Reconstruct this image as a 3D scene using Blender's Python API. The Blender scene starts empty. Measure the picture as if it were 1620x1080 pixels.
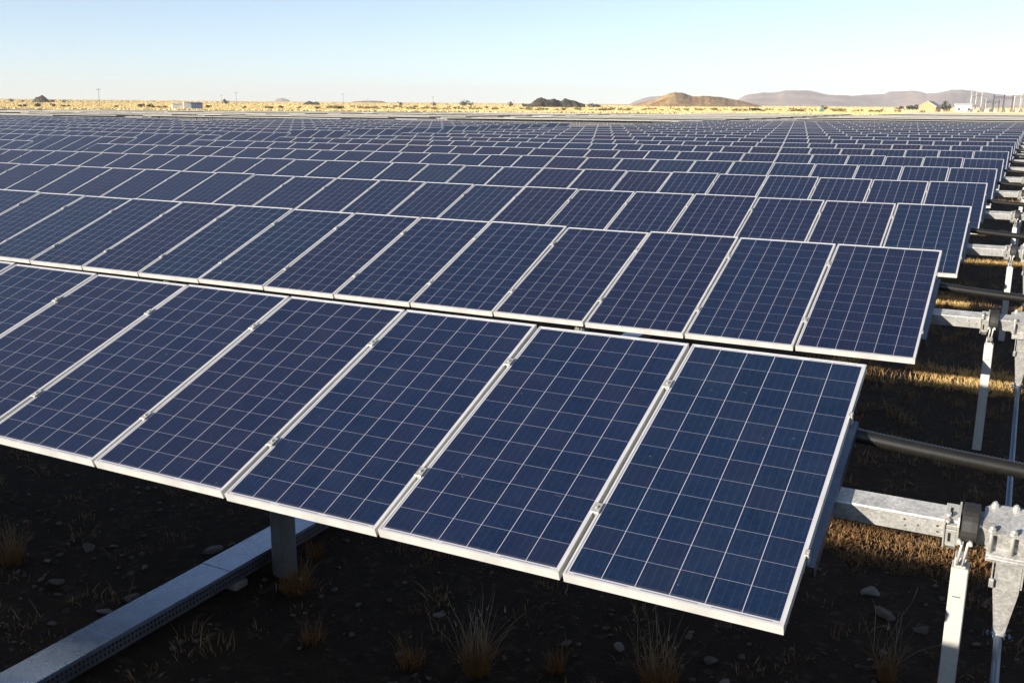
import bpy, math, random
import numpy as np
from mathutils import Vector, Matrix, noise as mnoise

# ------------------------------------------------------------------ camera, sky, sun, exposure
scene = bpy.context.scene
COL = scene.collection
ROW_Z = 1.35                       # height of the row axis above the ground
CAM = Vector((0.6877, -4.6777, 1.7296 + ROW_Z))
YAW, PITCH, ROLL, FPX = -0.4775, -0.2364, 0.0070, 1564.1
fwd = Vector((math.sin(YAW)*math.cos(PITCH), math.cos(YAW)*math.cos(PITCH), math.sin(PITCH)))
rgt = fwd.cross(Vector((0, 0, 1))).normalized(); upv = rgt.cross(fwd)
c_, s_ = math.cos(ROLL), math.sin(ROLL)
rgt, upv = c_*rgt + s_*upv, -s_*rgt + c_*upv
cd = bpy.data.cameras.new('camera'); cam = bpy.data.objects.new('camera', cd); COL.objects.link(cam)
M3 = Matrix((rgt, upv, -fwd)).transposed()
cam.matrix_world = Matrix.Translation(CAM) @ M3.to_4x4()
cd.sensor_fit = 'HORIZONTAL'; cd.sensor_width = 36.0; cd.lens = 36.0*FPX/1620.0
cd.clip_start = 0.05; cd.clip_end = 30000
scene.camera = cam

SUN_TO = Vector((-0.626, -1.0, 0.264)).normalized()      # towards the sun
SUN_EL = math.asin(SUN_TO.z); SUN_ROT = math.atan2(SUN_TO.x, SUN_TO.y)
world = bpy.data.worlds.new('World'); scene.world = world; world.use_nodes = True
wn = world.node_tree; wn.nodes.clear()
sky = wn.nodes.new('ShaderNodeTexSky'); sky.sky_type = 'NISHITA'; sky.sun_disc = False
sky.sun_elevation = SUN_EL; sky.sun_rotation = SUN_ROT
sky.altitude = 1200; sky.air_density = 0.75; sky.dust_density = 0.0; sky.ozone_density = 2.6
bg = wn.nodes.new('ShaderNodeBackground'); bg.inputs['Strength'].default_value = 0.093
wo = wn.nodes.new('ShaderNodeOutputWorld')
hs = wn.nodes.new('ShaderNodeHueSaturation'); hs.inputs['Saturation'].default_value = 0.75; wn.links.new(sky.outputs[0], hs.inputs['Color'])
wn.links.new(hs.outputs[0], bg.inputs[0]); wn.links.new(bg.outputs[0], wo.inputs[0])
sl = bpy.data.lights.new('sun', 'SUN'); sl.energy = 5.0; sl.angle = math.radians(0.53); sl.color = (1.0, 0.915, 0.78)
sun = bpy.data.objects.new('sun', sl); COL.objects.link(sun)
sun.rotation_euler = SUN_TO.to_track_quat('Z', 'Y').to_euler(); sun.location = (-20, -30, 25)
scene.view_settings.view_transform = 'Standard'; scene.view_settings.look = 'None'
scene.view_settings.gamma = 1.0; scene.view_settings.exposure = 1.1
scene.render.engine = 'CYCLES'
scene.cycles.max_bounces = 6; scene.cycles.diffuse_bounces = 3; scene.cycles.glossy_bounces = 3
scene.cycles.transparent_max_bounces = 4; scene.cycles.volume_bounces = 0
scene.cycles.sample_clamp_indirect = 6.0

rng = np.random.default_rng(7); random.seed(7)

# ------------------------------------------------------------------ small helpers
def link(name, data, parent=None, loc=(0, 0, 0), rot=(0, 0, 0), scale=(1, 1, 1)):
    o = bpy.data.objects.new(name, data); COL.objects.link(o)
    o.parent = parent; o.location = loc; o.rotation_euler = rot; o.scale = scale
    return o
def tag(o, label=None, cat=None, group=None, kind=None):
    if label: o['label'] = label
    if cat: o['category'] = cat
    if group: o['group'] = group
    if kind: o['kind'] = kind
    return o
def thing(name, loc, label, cat, group=None, rz=0.0):
    return tag(link(name, None, None, loc, (0, 0, rz)), label, cat, group)
class MB:
    """collects faces, builds one mesh datablock"""
    def __init__(s): s.v = []; s.f = []; s.m = []; s.sm = []
    def add(s, vs, fs, m=0, smooth=False):
        b = len(s.v); s.v += [tuple(p) for p in vs]
        for f in fs: s.f.append([b+i for i in f]); s.m.append(m); s.sm.append(smooth)
    def box(s, x0, x1, y0, y1, z0, z1, m=0):
        s.add([(x0,y0,z0),(x1,y0,z0),(x1,y1,z0),(x0,y1,z0),(x0,y0,z1),(x1,y0,z1),(x1,y1,z1),(x0,y1,z1)],
              [(0,3,2,1),(4,5,6,7),(0,1,5,4),(1,2,6,5),(2,3,7,6),(3,0,4,7)], m)
    def bbox(s, x0, x1, y0, y1, z0, z1, b=0.004, m=0):
        """box whose edges are chamfered"""
        P = []
        for z, i in ((z0, b), (z0+b, 0), (z1-b, 0), (z1, b)):
            for (x, y) in ((x0+i+b, y0+i), (x1-i-b, y0+i), (x1-i, y0+i+b), (x1-i, y1-i-b), (x1-i-b, y1-i), (x0+i+b, y1-i), (x0+i, y1-i-b), (x0+i, y0+i+b)):
                P.append((x, y, z))
        F = [tuple(range(7, -1, -1)), tuple(range(24, 32))]
        for k in range(3):
            for j in range(8):
                F.append((k*8+j, k*8+(j+1) % 8, (k+1)*8+(j+1) % 8, (k+1)*8+j))
        s.add(P, F, m)
    def prism(s, poly, z0, z1, m=0, axis='z'):
        n = len(poly)
        def pt(a, b, h): return (a, b, h) if axis == 'z' else ((h, a, b) if axis == 'x' else (b, h, a))
        s.add([pt(a, b, z0) for a, b in poly]+[pt(a, b, z1) for a, b in poly],
              [tuple(range(n-1, -1, -1)), tuple(range(n, 2*n))]+[(i, (i+1) % n, n+(i+1) % n, n+i) for i in range(n)], m)
    def tube(s, pts, rad, n=12, m=0, caps=True, smooth=True):
        pts = [Vector(p) for p in pts]; V = []
        for i, p in enumerate(pts):
            d = (pts[min(i+1, len(pts)-1)]-pts[max(i-1, 0)]).normalized()
            a = d.cross(Vector((0, 0, 1)) if abs(d.z) < .9 else Vector((1, 0, 0))).normalized(); b = d.cross(a)
            r = rad[i] if hasattr(rad, '__len__') else rad
            V += [p+r*(math.cos(2*math.pi*k/n)*a+math.sin(2*math.pi*k/n)*b) for k in range(n)]
        F = [(i*n+k, i*n+(k+1) % n, (i+1)*n+(k+1) % n, (i+1)*n+k) for i in range(len(pts)-1) for k in range(n)]
        s.add(V, F, m, smooth)
        if caps:
            b = len(s.v)-len(V)
            s.f.append([b+k for k in range(n-1, -1, -1)]); s.m.append(m); s.sm.append(False)
            s.f.append([b+(len(pts)-1)*n+k for k in range(n)]); s.m.append(m); s.sm.append(False)
    def mesh(s, name, *mats):
        me = bpy.data.meshes.new(name); me.from_pydata(s.v, [], s.f)
        for m in mats: me.materials.append(m)
        me.polygons.foreach_set('material_index', s.m); me.polygons.foreach_set('use_smooth', s.sm)
        me.update(); return me
def tri_mesh(name, V, F, mat, smooth=False):
    """numpy triangles -> mesh"""
    me = bpy.data.meshes.new(name); V = np.asarray(V, np.float32); F = np.asarray(F, np.int32); k = F.shape[1]
    me.vertices.add(len(V)); me.vertices.foreach_set('co', V.ravel())
    me.loops.add(F.size); me.loops.foreach_set('vertex_index', F.ravel())
    me.polygons.add(len(F)); me.polygons.foreach_set('loop_start', np.arange(0, F.size, k, dtype=np.int32))
    me.polygons.foreach_set('loop_total', np.full(len(F), k, np.int32))
    me.materials.append(mat); me.update(calc_edges=True); me.validate(); return me

# ------------------------------------------------------------------ materials
class NT:
    def __init__(s, name):
        s.mat = bpy.data.materials.new(name); s.mat.use_nodes = True; s.t = s.mat.node_tree
        s.b = s.t.nodes['Principled BSDF']
    def n(s, typ, **kw):
        nd = s.t.nodes.new('ShaderNode'+typ)
        for k, v in kw.items():
            if k in nd.bl_rna.properties: setattr(nd, k, v)
            else: nd.inputs[k.replace('_', ' ')].default_value = v
        return nd
    def l(s, a, b): s.t.links.new(a, b)
    def val(s, inp, v):
        if hasattr(v, 'is_output'): s.l(v, inp)
        else: inp.default_value = v
    def math(s, op, a, b=None, c=None):
        nd = s.t.nodes.new('ShaderNodeMath'); nd.operation = op
        s.val(nd.inputs[0], a)
        if b is not None: s.val(nd.inputs[1], b)
        if c is not None: s.val(nd.inputs[2], c)
        return nd.outputs[0]
    def mix(s, f, a, b):
        nd = s.t.nodes.new('ShaderNodeMix'); nd.data_type = 'RGBA'
        s.val(nd.inputs[0], f)
        for i, v in ((6, a), (7, b)):
            if hasattr(v, 'is_output'): s.l(v, nd.inputs[i])
            else: nd.inputs[i].default_value = (*v, 1)
        return nd.outputs[2]
    def ramp(s, f, stops):
        nd = s.t.nodes.new('ShaderNodeValToRGB'); s.val(nd.inputs[0], f)
        e = nd.color_ramp.elements
        while len(e) < len(stops): e.new(0.5)
        for el, (p, c) in zip(e, stops): el.position = p; el.color = (*c, 1) if len(c) == 3 else c
        return nd.outputs[0]
    def noise(s, scale, detail=4, rough=.55, vec=None, coord='Object'):
        nd = s.t.nodes.new('ShaderNodeTexNoise'); nd.inputs['Scale'].default_value = scale
        nd.inputs['Detail'].default_value = detail; nd.inputs['Roughness'].default_value = rough
        s.l(vec if vec else s.coord(coord), nd.inputs['Vector']); return nd.outputs[0]
    def voronoi(s, scale, out='Color', feature='F1', vec=None, coord='Object'):
        nd = s.t.nodes.new('ShaderNodeTexVoronoi'); nd.feature = feature; nd.inputs['Scale'].default_value = scale
        s.l(vec if vec else s.coord(coord), nd.inputs['Vector']); return nd.outputs[out]
    def coord(s, which='Object'):
        if not hasattr(s, 'tc'): s.tc = s.t.nodes.new('ShaderNodeTexCoord')
        return s.tc.outputs[which]
    def rand(s):
        if not hasattr(s, 'oi'): s.oi = s.t.nodes.new('ShaderNodeObjectInfo')
        return s.oi.outputs['Random']
    def pos(s):
        if not hasattr(s, 'gm'): s.gm = s.t.nodes.new('ShaderNodeNewGeometry')
        return s.gm.outputs['Position']
    def sep(s, v):
        nd = s.t.nodes.new('ShaderNodeSeparateXYZ'); s.l(v, nd.inputs[0]); return nd.outputs
    def bump(s, h, strength, dist=0.01):
        nd = s.t.nodes.new('ShaderNodeBump'); nd.inputs['Strength'].default_value = strength
        nd.inputs['Distance'].default_value = dist; s.l(h, nd.inputs['Height']); s.l(nd.outputs[0], s.b.inputs['Normal'])
    def set(s, **kw):
        for k, v in kw.items():
            i = s.b.inputs[k.replace('_', ' ')]
            if hasattr(v, 'is_output'): s.l(v, i)
            elif isinstance(v, tuple): i.default_value = (*v, 1)
            else: i.default_value = v
        return s.mat

def m_steel(name, lo, hi, metallic=.55, rough=.42, warm=(1, 1, 1), scale=38.0, stain=0.35):
    N = NT(name)
    vo = N.sep(N.voronoi(scale))[0]
    big = N.noise(3.2, 5, .6); streak = N.noise(9.0, 4, .6)
    f = N.math('ADD', N.math('MULTIPLY', vo, .25), N.math('MULTIPLY', N.math('ADD', big, N.math('MULTIPLY', N.math('SUBTRACT', N.noise(11.0, 6, .7), .5), .7)), .75))
    col = N.ramp(f, [(.25, tuple(lo*w for w in warm)), (.75, tuple(hi*w for w in warm))])
    st = N.math('MULTIPLY', N.math('GREATER_THAN', streak, .66), stain)
    col = N.mix(st, col, (.32, .24, .15))
    rg = N.math('ADD', N.math('MULTIPLY', big, .25), rough-.12)
    N.bump(big, .06, .01)
    return N.set(Base_Color=col, Metallic=metallic, Roughness=rg)
def m_plain(name, col, rough=.6, metallic=0.0, var=.18, scale=6.0, bump=0.0):
    N = NT(name); nz = N.noise(scale, 5, .6)
    c = N.ramp(nz, [(.3, tuple(v*(1-var) for v in col)), (.7, tuple(min(1, v*(1+var)) for v in col))])
    if bump: N.bump(nz, bump, .02)
    return N.set(Base_Color=c, Roughness=rough, Metallic=metallic)

M_FRAME = m_plain('anodised_aluminium', (.62, .612, .59), .38, .25, .13, 7.0)
M_GALV = m_steel('galvanised_steel', .30, .72, .42, .42, (1, .98, .93), 90, .45)
M_PILE = m_steel('shaded_pile_steel', .09, .16, .35, .55, (1, 1, 1), 80, .2)  # galvanising darkened in its colour to carry the shade under the panels
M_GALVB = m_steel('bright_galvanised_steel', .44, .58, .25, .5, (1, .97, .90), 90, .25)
M_RAIL = m_steel('rail_steel', .20, .29, .9, .36, (.78, .95, 1.22), 90, .0)  # blue of the reflected sky tinted into the steel colour
M_TRAY = m_steel('tray_lid_steel', .30, .46, .78, .27, (.78, .96, 1.22), 60, .03)  # sky reflection strengthened by a blue tint in the lid colour
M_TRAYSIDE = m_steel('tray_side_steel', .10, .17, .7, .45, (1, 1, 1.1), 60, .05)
M_BLACK = m_plain('black_polymer', (.020, .018, .016), .55, 0, .3, 30)
M_CONDUIT = m_plain('black_conduit', (.012, .011, .009), .38, 0, .3, 25)
M_HOLE = m_plain('dark_hole', (.006, .006, .007), .9)
M_BOLT = m_steel('bolt_zinc', .42, .56, .4, .4, (1, .97, .88), 60, .1)

def m_cells():
    N = NT('polycrystalline_cells')
    ox, oy, oz = N.sep(N.coord('Object'))[0:3]
    C = .1588
    U = N.math('DIVIDE', N.math('ADD', ox, C*3), C); V = N.math('DIVIDE', N.math('ADD', oy, C*6), C)
    fU = N.math('FRACT', U); fV = N.math('FRACT', V)
    du = N.math('ABSOLUTE', N.math('SUBTRACT', fU, .5)); dv = N.math('ABSOLUTE', N.math('SUBTRACT', fV, .5))
    inU = N.math('LESS_THAN', du, .5-.0100); inV = N.math('LESS_THAN', dv, .5-.0058)
    aU = N.math('LESS_THAN', N.math('ABSOLUTE', ox), C*3); aV = N.math('LESS_THAN', N.math('ABSOLUTE', oy), C*6)
    cell = N.math('MULTIPLY', N.math('MULTIPLY', inU, inV), N.math('MULTIPLY', aU, aV))
    bus = N.math('LESS_THAN', N.math('ABSOLUTE', N.math('SUBTRACT', N.math('FRACT', N.math('MULTIPLY', fU, 4)), .5)), .017)
    # per-cell and per-panel tone
    r = N.rand()
    cv = N.n('CombineXYZ'); N.l(N.math('FLOOR', U), cv.inputs[0]); N.l(N.math('FLOOR', V), cv.inputs[1]); N.l(N.math('MULTIPLY', r, 91.7), cv.inputs[2])
    wnz = N.n('TexWhiteNoise', noise_dimensions='3D'); N.l(cv.outputs[0], wnz.inputs[0])
    vadd = N.n('VectorMath', operation='ADD'); N.l(N.coord('Object'), vadd.inputs[0])
    cz = N.n('CombineXYZ'); N.l(N.math('MULTIPLY', r, 37.0), cz.inputs[2]); N.l(cz.outputs[0], vadd.inputs[1])
    fl = N.sep(N.voronoi(95.0, vec=vadd.outputs[0]))[0]
    grain = N.noise(22.0, 3, .6, vec=vadd.outputs[0])
    dust = N.noise(4.0, 5, .65, vec=vadd.outputs[0])
    hue = N.sep(N.oi.outputs['Color'])[0]
    base = N.ramp(hue, [(0.0, (.0098, .0100, .0315)), (.30, (.0052, .0120, .0420)), (.62, (.0035, .0145, .0480)), (1.0, (.0030, .0174, .0490))])
    tone = N.math('ADD', .50, N.math('ADD', N.math('MULTIPLY', wnz.outputs[0], .34), N.math('ADD', N.math('MULTIPLY', fl, .40), N.math('MULTIPLY', grain, .34))))
    sc = N.n('VectorMath', operation='SCALE'); N.l(base, sc.inputs[0]); N.l(tone, sc.inputs['Scale'])
    c2 = N.mix(N.math('MULTIPLY', N.math('POWER', wnz.outputs[0], 2.0), .42), sc.outputs[0], (.0090, .0080, .0225))
    c3 = N.mix(N.math('MULTIPLY', bus, .05), c2, (.55, .58, .66))
    rib = N.math('MULTIPLY', N.math('LESS_THAN', N.math('ABSOLUTE', N.math('SUBTRACT', N.math('ABSOLUTE', oy), .9615)), .0028),
                 N.math('LESS_THAN', N.math('ABSOLUTE', N.math('SUBTRACT', N.math('FRACT', N.math('MULTIPLY', U, .5)), .5)), .41))
    back = N.mix(N.math('MULTIPLY', rib, N.math('LESS_THAN', N.math('ABSOLUTE', ox), C*3)), (.46, .45, .49), (.20, .19, .24))
    back = N.mix(N.math('MULTIPLY', aU, aV), back, N.mix(inU, (.40, .39, .45), (.27, .27, .33)))   # ribbons show through across the cells
    c4 = N.mix(cell, back, c3)
    # thin dust film, a little more of it towards the lower edge, and a few droppings
    low = N.math('MULTIPLY', N.math('LESS_THAN', oy, -.94), .06)
    mp = N.n('Mapping'); mp.inputs['Scale'].default_value = (9.0, 55.0, 1.0); N.l(vadd.outputs[0], mp.inputs[0])
    smear = N.math('MULTIPLY', N.math('GREATER_THAN', N.noise(1.0, 3, .6, vec=mp.outputs[0]), .735), .16)
    dr = N.math('GREATER_THAN', N.noise(31.0, 2, .5, vec=vadd.outputs[0]), .765)
    df = N.math('ADD', N.math('ADD', N.math('ADD', N.math('MULTIPLY', N.math('POWER', dust, 2.0), .035), smear), low), N.math('MULTIPLY', dr, .22))
    c5 = N.mix(df, c4, (.42, .38, .34))
    return N.set(Base_Color=c5, Roughness=.42, Specular_IOR_Level=.12, Coat_Weight=.34, Coat_IOR=1.33, Sheen_Weight=.022, Sheen_Roughness=.45, Sheen_Tint=(.85, .74, .68),
                 Coat_Roughness=N.math('ADD', .05, N.math('MULTIPLY', dust, .10)))
M_CELL = m_cells()

def m_ground():
    N = NT('stony_ground')
    P = N.pos(); x, y, z = N.sep(P)[0:3]
    n1 = N.noise(.35, 6, .6, vec=P); n2 = N.noise(6.0, 6, .65, vec=P); n3 = N.noise(38.0, 3, .6, vec=P)
    v1 = N.sep(N.voronoi(22.0, vec=P))[0]
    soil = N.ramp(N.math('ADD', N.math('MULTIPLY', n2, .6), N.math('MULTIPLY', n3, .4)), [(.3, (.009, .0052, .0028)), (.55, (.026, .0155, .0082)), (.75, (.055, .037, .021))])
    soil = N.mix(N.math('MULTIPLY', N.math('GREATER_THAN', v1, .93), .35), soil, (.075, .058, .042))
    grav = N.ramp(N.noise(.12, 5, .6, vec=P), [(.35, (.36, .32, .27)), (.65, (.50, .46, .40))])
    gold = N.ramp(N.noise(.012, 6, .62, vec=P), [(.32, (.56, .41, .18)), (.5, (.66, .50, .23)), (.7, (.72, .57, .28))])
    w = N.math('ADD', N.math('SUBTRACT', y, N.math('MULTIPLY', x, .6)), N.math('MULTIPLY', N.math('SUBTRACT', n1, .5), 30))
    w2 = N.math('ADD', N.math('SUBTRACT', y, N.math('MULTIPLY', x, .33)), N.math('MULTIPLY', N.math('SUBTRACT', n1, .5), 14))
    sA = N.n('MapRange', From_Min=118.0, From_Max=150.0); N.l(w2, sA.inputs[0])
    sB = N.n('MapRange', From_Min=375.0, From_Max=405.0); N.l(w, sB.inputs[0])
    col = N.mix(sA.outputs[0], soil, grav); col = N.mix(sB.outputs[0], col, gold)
    N.bump(N.math('ADD', n2, N.math('MULTIPLY', N.math('ADD', n3, v1), .4)), .8, .03)
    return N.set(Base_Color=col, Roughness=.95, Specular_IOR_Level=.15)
M_GROUND = m_ground()

def m_leafy(name, stops, trans=0.0, rough=.7):
    """per-position clumps of colour"""
    N = NT(name); f = N.math('ADD', N.math('MULTIPLY', N.noise(1.1, 4, .6, vec=N.pos()), .7), N.math('MULTIPLY', N.noise(14, 2, .5, vec=N.pos()), .3))
    return N.set(Base_Color=N.ramp(f, stops), Roughness=rough, Specular_IOR_Level=.2)
def m_tuft():
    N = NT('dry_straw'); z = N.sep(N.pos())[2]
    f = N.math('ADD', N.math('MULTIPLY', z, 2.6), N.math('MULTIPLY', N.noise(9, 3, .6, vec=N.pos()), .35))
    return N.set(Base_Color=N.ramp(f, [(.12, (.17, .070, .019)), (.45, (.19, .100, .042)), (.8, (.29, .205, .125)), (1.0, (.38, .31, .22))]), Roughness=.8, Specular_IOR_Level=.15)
M_STRAW = m_tuft()
M_SUNSTRAW = m_leafy('sunlit_straw', [(.30, (.42, .24, .08)), (.5, (.66, .43, .16)), (.7, (.80, .60, .28))])  # sunlight painted in: brighter straw, laid only along the sunlit strips
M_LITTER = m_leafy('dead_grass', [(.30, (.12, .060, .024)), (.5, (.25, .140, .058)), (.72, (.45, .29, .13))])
M_PLAIN = m_leafy('golden_grass', [(.30, (.58, .42, .17)), (.5, (.66, .50, .22)), (.7, (.73, .58, .28))])
M_SHRUB = m_leafy('shrub_leaf', [(.3, (.12, .10, .04)), (.5, (.22, .19, .075)), (.7, (.34, .29, .12))])
M_TREE = m_leafy('tree_leaf', [(.3, (.020, .026, .014)), (.5, (.040, .050, .024)), (.7, (.075, .085, .040))])
M_BARK = m_plain('bark', (.10, .075, .055), .9, 0, .3, 12)
M_STONE = m_plain('stone', (.082, .064, .050), .9, 0, .55, 11, .4)
M_STONEP = m_plain('pale_stone', (.15, .13, .115), .9, 0, .35, 9, .4)

# ------------------------------------------------------------------ pixel helpers (photo pixel + depth -> point on the ground)
def pix(px, depth):
    """ground point seen under photo column px at a distance depth along the view axis (horizon row used)"""
    hy = 157.3+px*(169-157.3)/1620
    d = rgt*((px-810)/FPX)+upv*(-(hy-540)/FPX)+fwd
    p = CAM+d*depth; return Vector((p.x, p.y, 0))
def hor(px): return 157.3+px*(169-157.3)/1620
def zat(px, py, depth): return CAM.z+(hor(px)-py)*depth/FPX

# ------------------------------------------------------------------ setting: ground
def ground_z(x, y):
    d = math.hypot(x-CAM.x, y-CAM.y)
    if d < 420: return 0.0
    t = min(1.0, (d-420)/1500); t = t*t*(3-2*t)
    a = math.atan2(x, y)                       # negative to the left
    left = min(1.0, max(0.0, (-a-.35)/.6))
    return t*(left*4.2*min(1, d/1900)+1.0*mnoise.noise((x*.0016, y*.0016, 3.1))-0.6)
def make_ground():
    def axis(vals):
        return np.array(sorted(set(np.round(vals, 3))))
    g = np.concatenate([np.linspace(-40, 40, 41), 40*np.power(7500/40, np.linspace(0, 1, 60)), -40*np.power(7500/40, np.linspace(0, 1, 60))])
    xs = axis(g); ys = axis(np.concatenate([np.linspace(-60, 60, 41), 60*np.power(9000/60, np.linspace(0, 1, 70)), [-120, -300, -1200]]))
    V = [(x, y, ground_z(x, y)) for y in ys for x in xs]; nx = len(xs)
    F = [(j*nx+i, j*nx+i+1, (j+1)*nx+i+1, (j+1)*nx+i) for j in range(len(ys)-1) for i in range(nx-1)]
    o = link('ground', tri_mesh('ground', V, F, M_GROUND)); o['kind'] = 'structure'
make_ground()

# ------------------------------------------------------------------ solar rows
TILT = 0.3553; PITCH_Y = 4.9537
W, L, GAP, T = 0.992, 1.956, 0.022, 0.050
PW = W+GAP; NMOD = 29; SEC = NMOD*PW-GAP; GAPX = 3.45; PERIOD = SEC+GAPX
def lam_faces(b, m=0): b.box(-W/2+.0112, W/2-.0112, -L/2+.0112, L/2-.0112, -.0085, -.0022, m)
def frame_faces(b, m=0):
    lw = .011
    b.box(-W/2, -W/2+lw, -L/2, L/2, -T, 0, m); b.box(W/2-lw, W/2, -L/2, L/2, -T, 0, m)
    b.box(-W/2+lw, W/2-lw, -L/2, -L/2+lw, -T, 0, m); b.box(-W/2+lw, W/2-lw, L/2-lw, L/2, -T, 0, m)
b = MB(); lam_faces(b); ME_LAM = b.mesh('laminate', M_CELL)
b = MB(); frame_faces(b); b.box(-.05, .05, .70, .86, -.032, -.0085, 1); ME_FRAME = b.mesh('panel_frame', M_FRAME, M_BLACK)
b = MB(); lam_faces(b, 0); frame_faces(b, 1); ME_PANEL = b.mesh('solar_panel', M_CELL, M_FRAME)
M_GREYFRAME = m_plain('dimmed_grey_frame', (.36, .345, .315), .6, .1, .15, 3)  # grey put into the colour to tone down the sunlit far frames
b = MB(); lam_faces(b, 0); frame_faces(b, 1); ME_FARPANEL = b.mesh('grey_solar_panel', M_CELL, M_GREYFRAME)
# rail between two modules: folded channel under the frames, with bolt holes in its outer web
b = MB()
b.box(-.019, .036, -.57, .52, -.058, -.0505); b.box(.030, .036, -.57, .52, -.118, -.058); b.box(-.019, -.013, -.57, .52, -.118, -.058)
b.box(.020, .030, -.57, .52, -.118, -.112)
for s in (-.50, -.30, -.10, .02, .12, .47):
    b.tube([(.0355, s, -.090), (.0368, s, -.090)], .009, 10, 1)
ME_RAIL = b.mesh('mounting_rail', M_RAIL, M_HOLE)
b = MB(); b.bbox(-.022, .022, -.035, .035, .001, .007, .0015); b.tube([(0, 0, .007), (0, 0, .014)], .008, 8); b.box(-.008, .008, -.033, .033, -.05, .001)
ME_CLAMP = b.mesh('module_clamp', M_BOLT)
b = MB(); b.bbox(-.010, .010, -.020, .020, .001, .005, .0012); b.tube([(.005, 0, .005), (.005, 0, .010)], .006, 8); b.box(.001, .010, -.018, .018, -.05, .001)
ME_ENDCLAMP = b.mesh('end_clamp', M_BOLT)
TD, TH = .157, .056                       # torque tube: depth of its centre under the panel face, half width
b = MB()
for x0, x1 in ((-SEC-.02, GAPX-.02),):
    b.bbox(x0, x1, -TH, TH, -TD-TH, -TD+TH, .006)
for x, n, r in ((.345, -TD+.020, .0065), (.350, -TD-.018, .0055), (.405, -TD-.004, .0055), (.488, -TD+.014, .007), (.490, -TD-.022, .006)): b.tube([(x, -TH+.001, n), (x, -TH-.0012, n)], r, 8, 1)
M_RUST = m_plain('rusty_hole', (.10, .065, .035), .9)
ME_TUBE = b.mesh('torque_tube', M_GALV, M_RUST); ME_FARTUBE = b.mesh('dimmed_torque_tube', M_PILE, M_RUST)  # far tubes take the darkened steel so the sun does not whiten them
# driven posts under the panels: folded profile
b = MB(); b.prism([(-.098, -.015), (-.082, -.058), (-.048, -.085), (.052, -.090), (.084, -.070), (.098, -.030), (.098, .035), (.07, .08), (-.07, .08), (-.098, .04)], -.3, ROW_Z-.24)
b.tube([(.02, -.0895, .72), (.02, -.0915, .72)], .014, 8, 1); b.box(-.05, .07, -.0915, -.0895, .77, .776, 1)
b.bbox(-.12, .12, -.10, .10, ROW_Z-.245, ROW_Z-.225, .004)
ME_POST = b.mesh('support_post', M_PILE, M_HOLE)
# end post in the gap
b = MB(); b.bbox(-.0375, .0375, -.035, .065, -.3, 1.000, .004)
b.bbox(-.028, .024, -.030, .055, 1.000, 1.050, .003)
for dx in (-.012, .012):
    b.tube([(dx-.004, -.045, 1.02), (dx+.010, -.112, 1.165)], .0058, 8); b.tube([(dx*1.9+.008, -.122, 1.160), (dx*1.9+.008, -.098, 1.168)], .010, 8)
b.box(-.02, .016, -.0362, -.0352, .855, .859, 1)
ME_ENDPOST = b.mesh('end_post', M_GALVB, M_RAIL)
# bearing: black drum round the tube
b = MB(); b.tube([(.588, 0, -TD), (.594, 0, -TD), (.630, 0, -TD), (.655, 0, -TD), (.660, 0, -TD)], [.100, .105, .106, .105, .099], 28, smooth=False)
b.tube([(.582, 0, -TD), (.588, 0, -TD)], .085, 28)
ME_BEAR = b.mesh('tube_bearing', M_BLACK)
# stop bracket left of the bearing
b = MB()
def octo(r, c): return [(-r, -r+c), (-r+c, -r), (r-c, -r), (r, -r+c), (r, r-c), (r-c, r), (-r+c, r), (-r, r-c)]
b.prism([(y, z-TD) for y, z in octo(.086, .03)], .571, .580, 0, 'x')
b.bbox(.515, .571, -.086, -.078, -TD-.062, -TD+.030, .002); b.bbox(.515, .571, -.058, .058, -TD+.0575, -TD+.066, .002)
b.bbox(.515, .523, -.092, -.058, -TD-.08, -TD+.07, .002); b.bbox(.523, .571, -.085, -.066, -TD+.034, -TD+.056, .002)
b.box(.536, .548, -.0868, -.0858, -TD-.040, -TD+.012, 1)
b.box(.534, .546, -.028, .028, -TD+.0655, -TD+.0668, 1)
b.tube([(.531, -.04, -TD+.066), (.531, -.04, -TD+.090)], .011, 10); b.tube([(.531, -.072, -TD+.056), (.531, -.072, -TD+.078)], .010, 10)
b.prism([(-.09, -TD-.062), (-.078, -TD-.062), (-.045, -TD-.105), (-.053, -TD-.112)], .528, .571, 0, 'x')
ME_BRACK = b.mesh('stop_bracket', M_BOLT, M_HOLE)
# clamp block that carries the drive arm
b = MB()
b.prism([(.675, -.070), (.715, -.098), (.965, -.098), (1.0, -.07), (1.0, .07), (.965, .098), (.715, .098), (.675, .07)], -TD+.0575, -TD+.070)
b.prism([(y, z) for y, z in ((-.064, -TD+.0575), (-.0575, -TD+.0575), (-.0575, -TD-.06), (-.064, -TD-.06))], .69, .985, 0, 'x')
b.prism([(y, z) for y, z in ((.0575, -TD+.0575), (.064, -TD+.0575), (.064, -TD-.06), (.0575, -TD-.06))], .69, .985, 0, 'x')
b.bbox(.70, .985, -.105, .105, -TD-.074, -TD-.0605, .003)
b.bbox(.70, .985, -.110, -.098, -TD-.095, -TD-.074, .003)
ME_BLOCK = b.mesh('clamp_block', M_GALV)
b = MB(); b.tube([(0, 0, -TD-.085), (0, 0, -TD+.095)], .0085, 10); b.tube([(0, 0, -TD+.070), (0, 0, -TD+.086)], .0155, 6, smooth=False)
b.tube([(0, 0, -TD-.088), (0, 0, -TD-.074)], .0155, 6, smooth=False); b.tube([(0, 0, -TD+.0701), (0, 0, -TD+.0725)], .019, 14)
ME_BOLT = b.mesh('clamp_bolt', M_BOLT)
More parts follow.
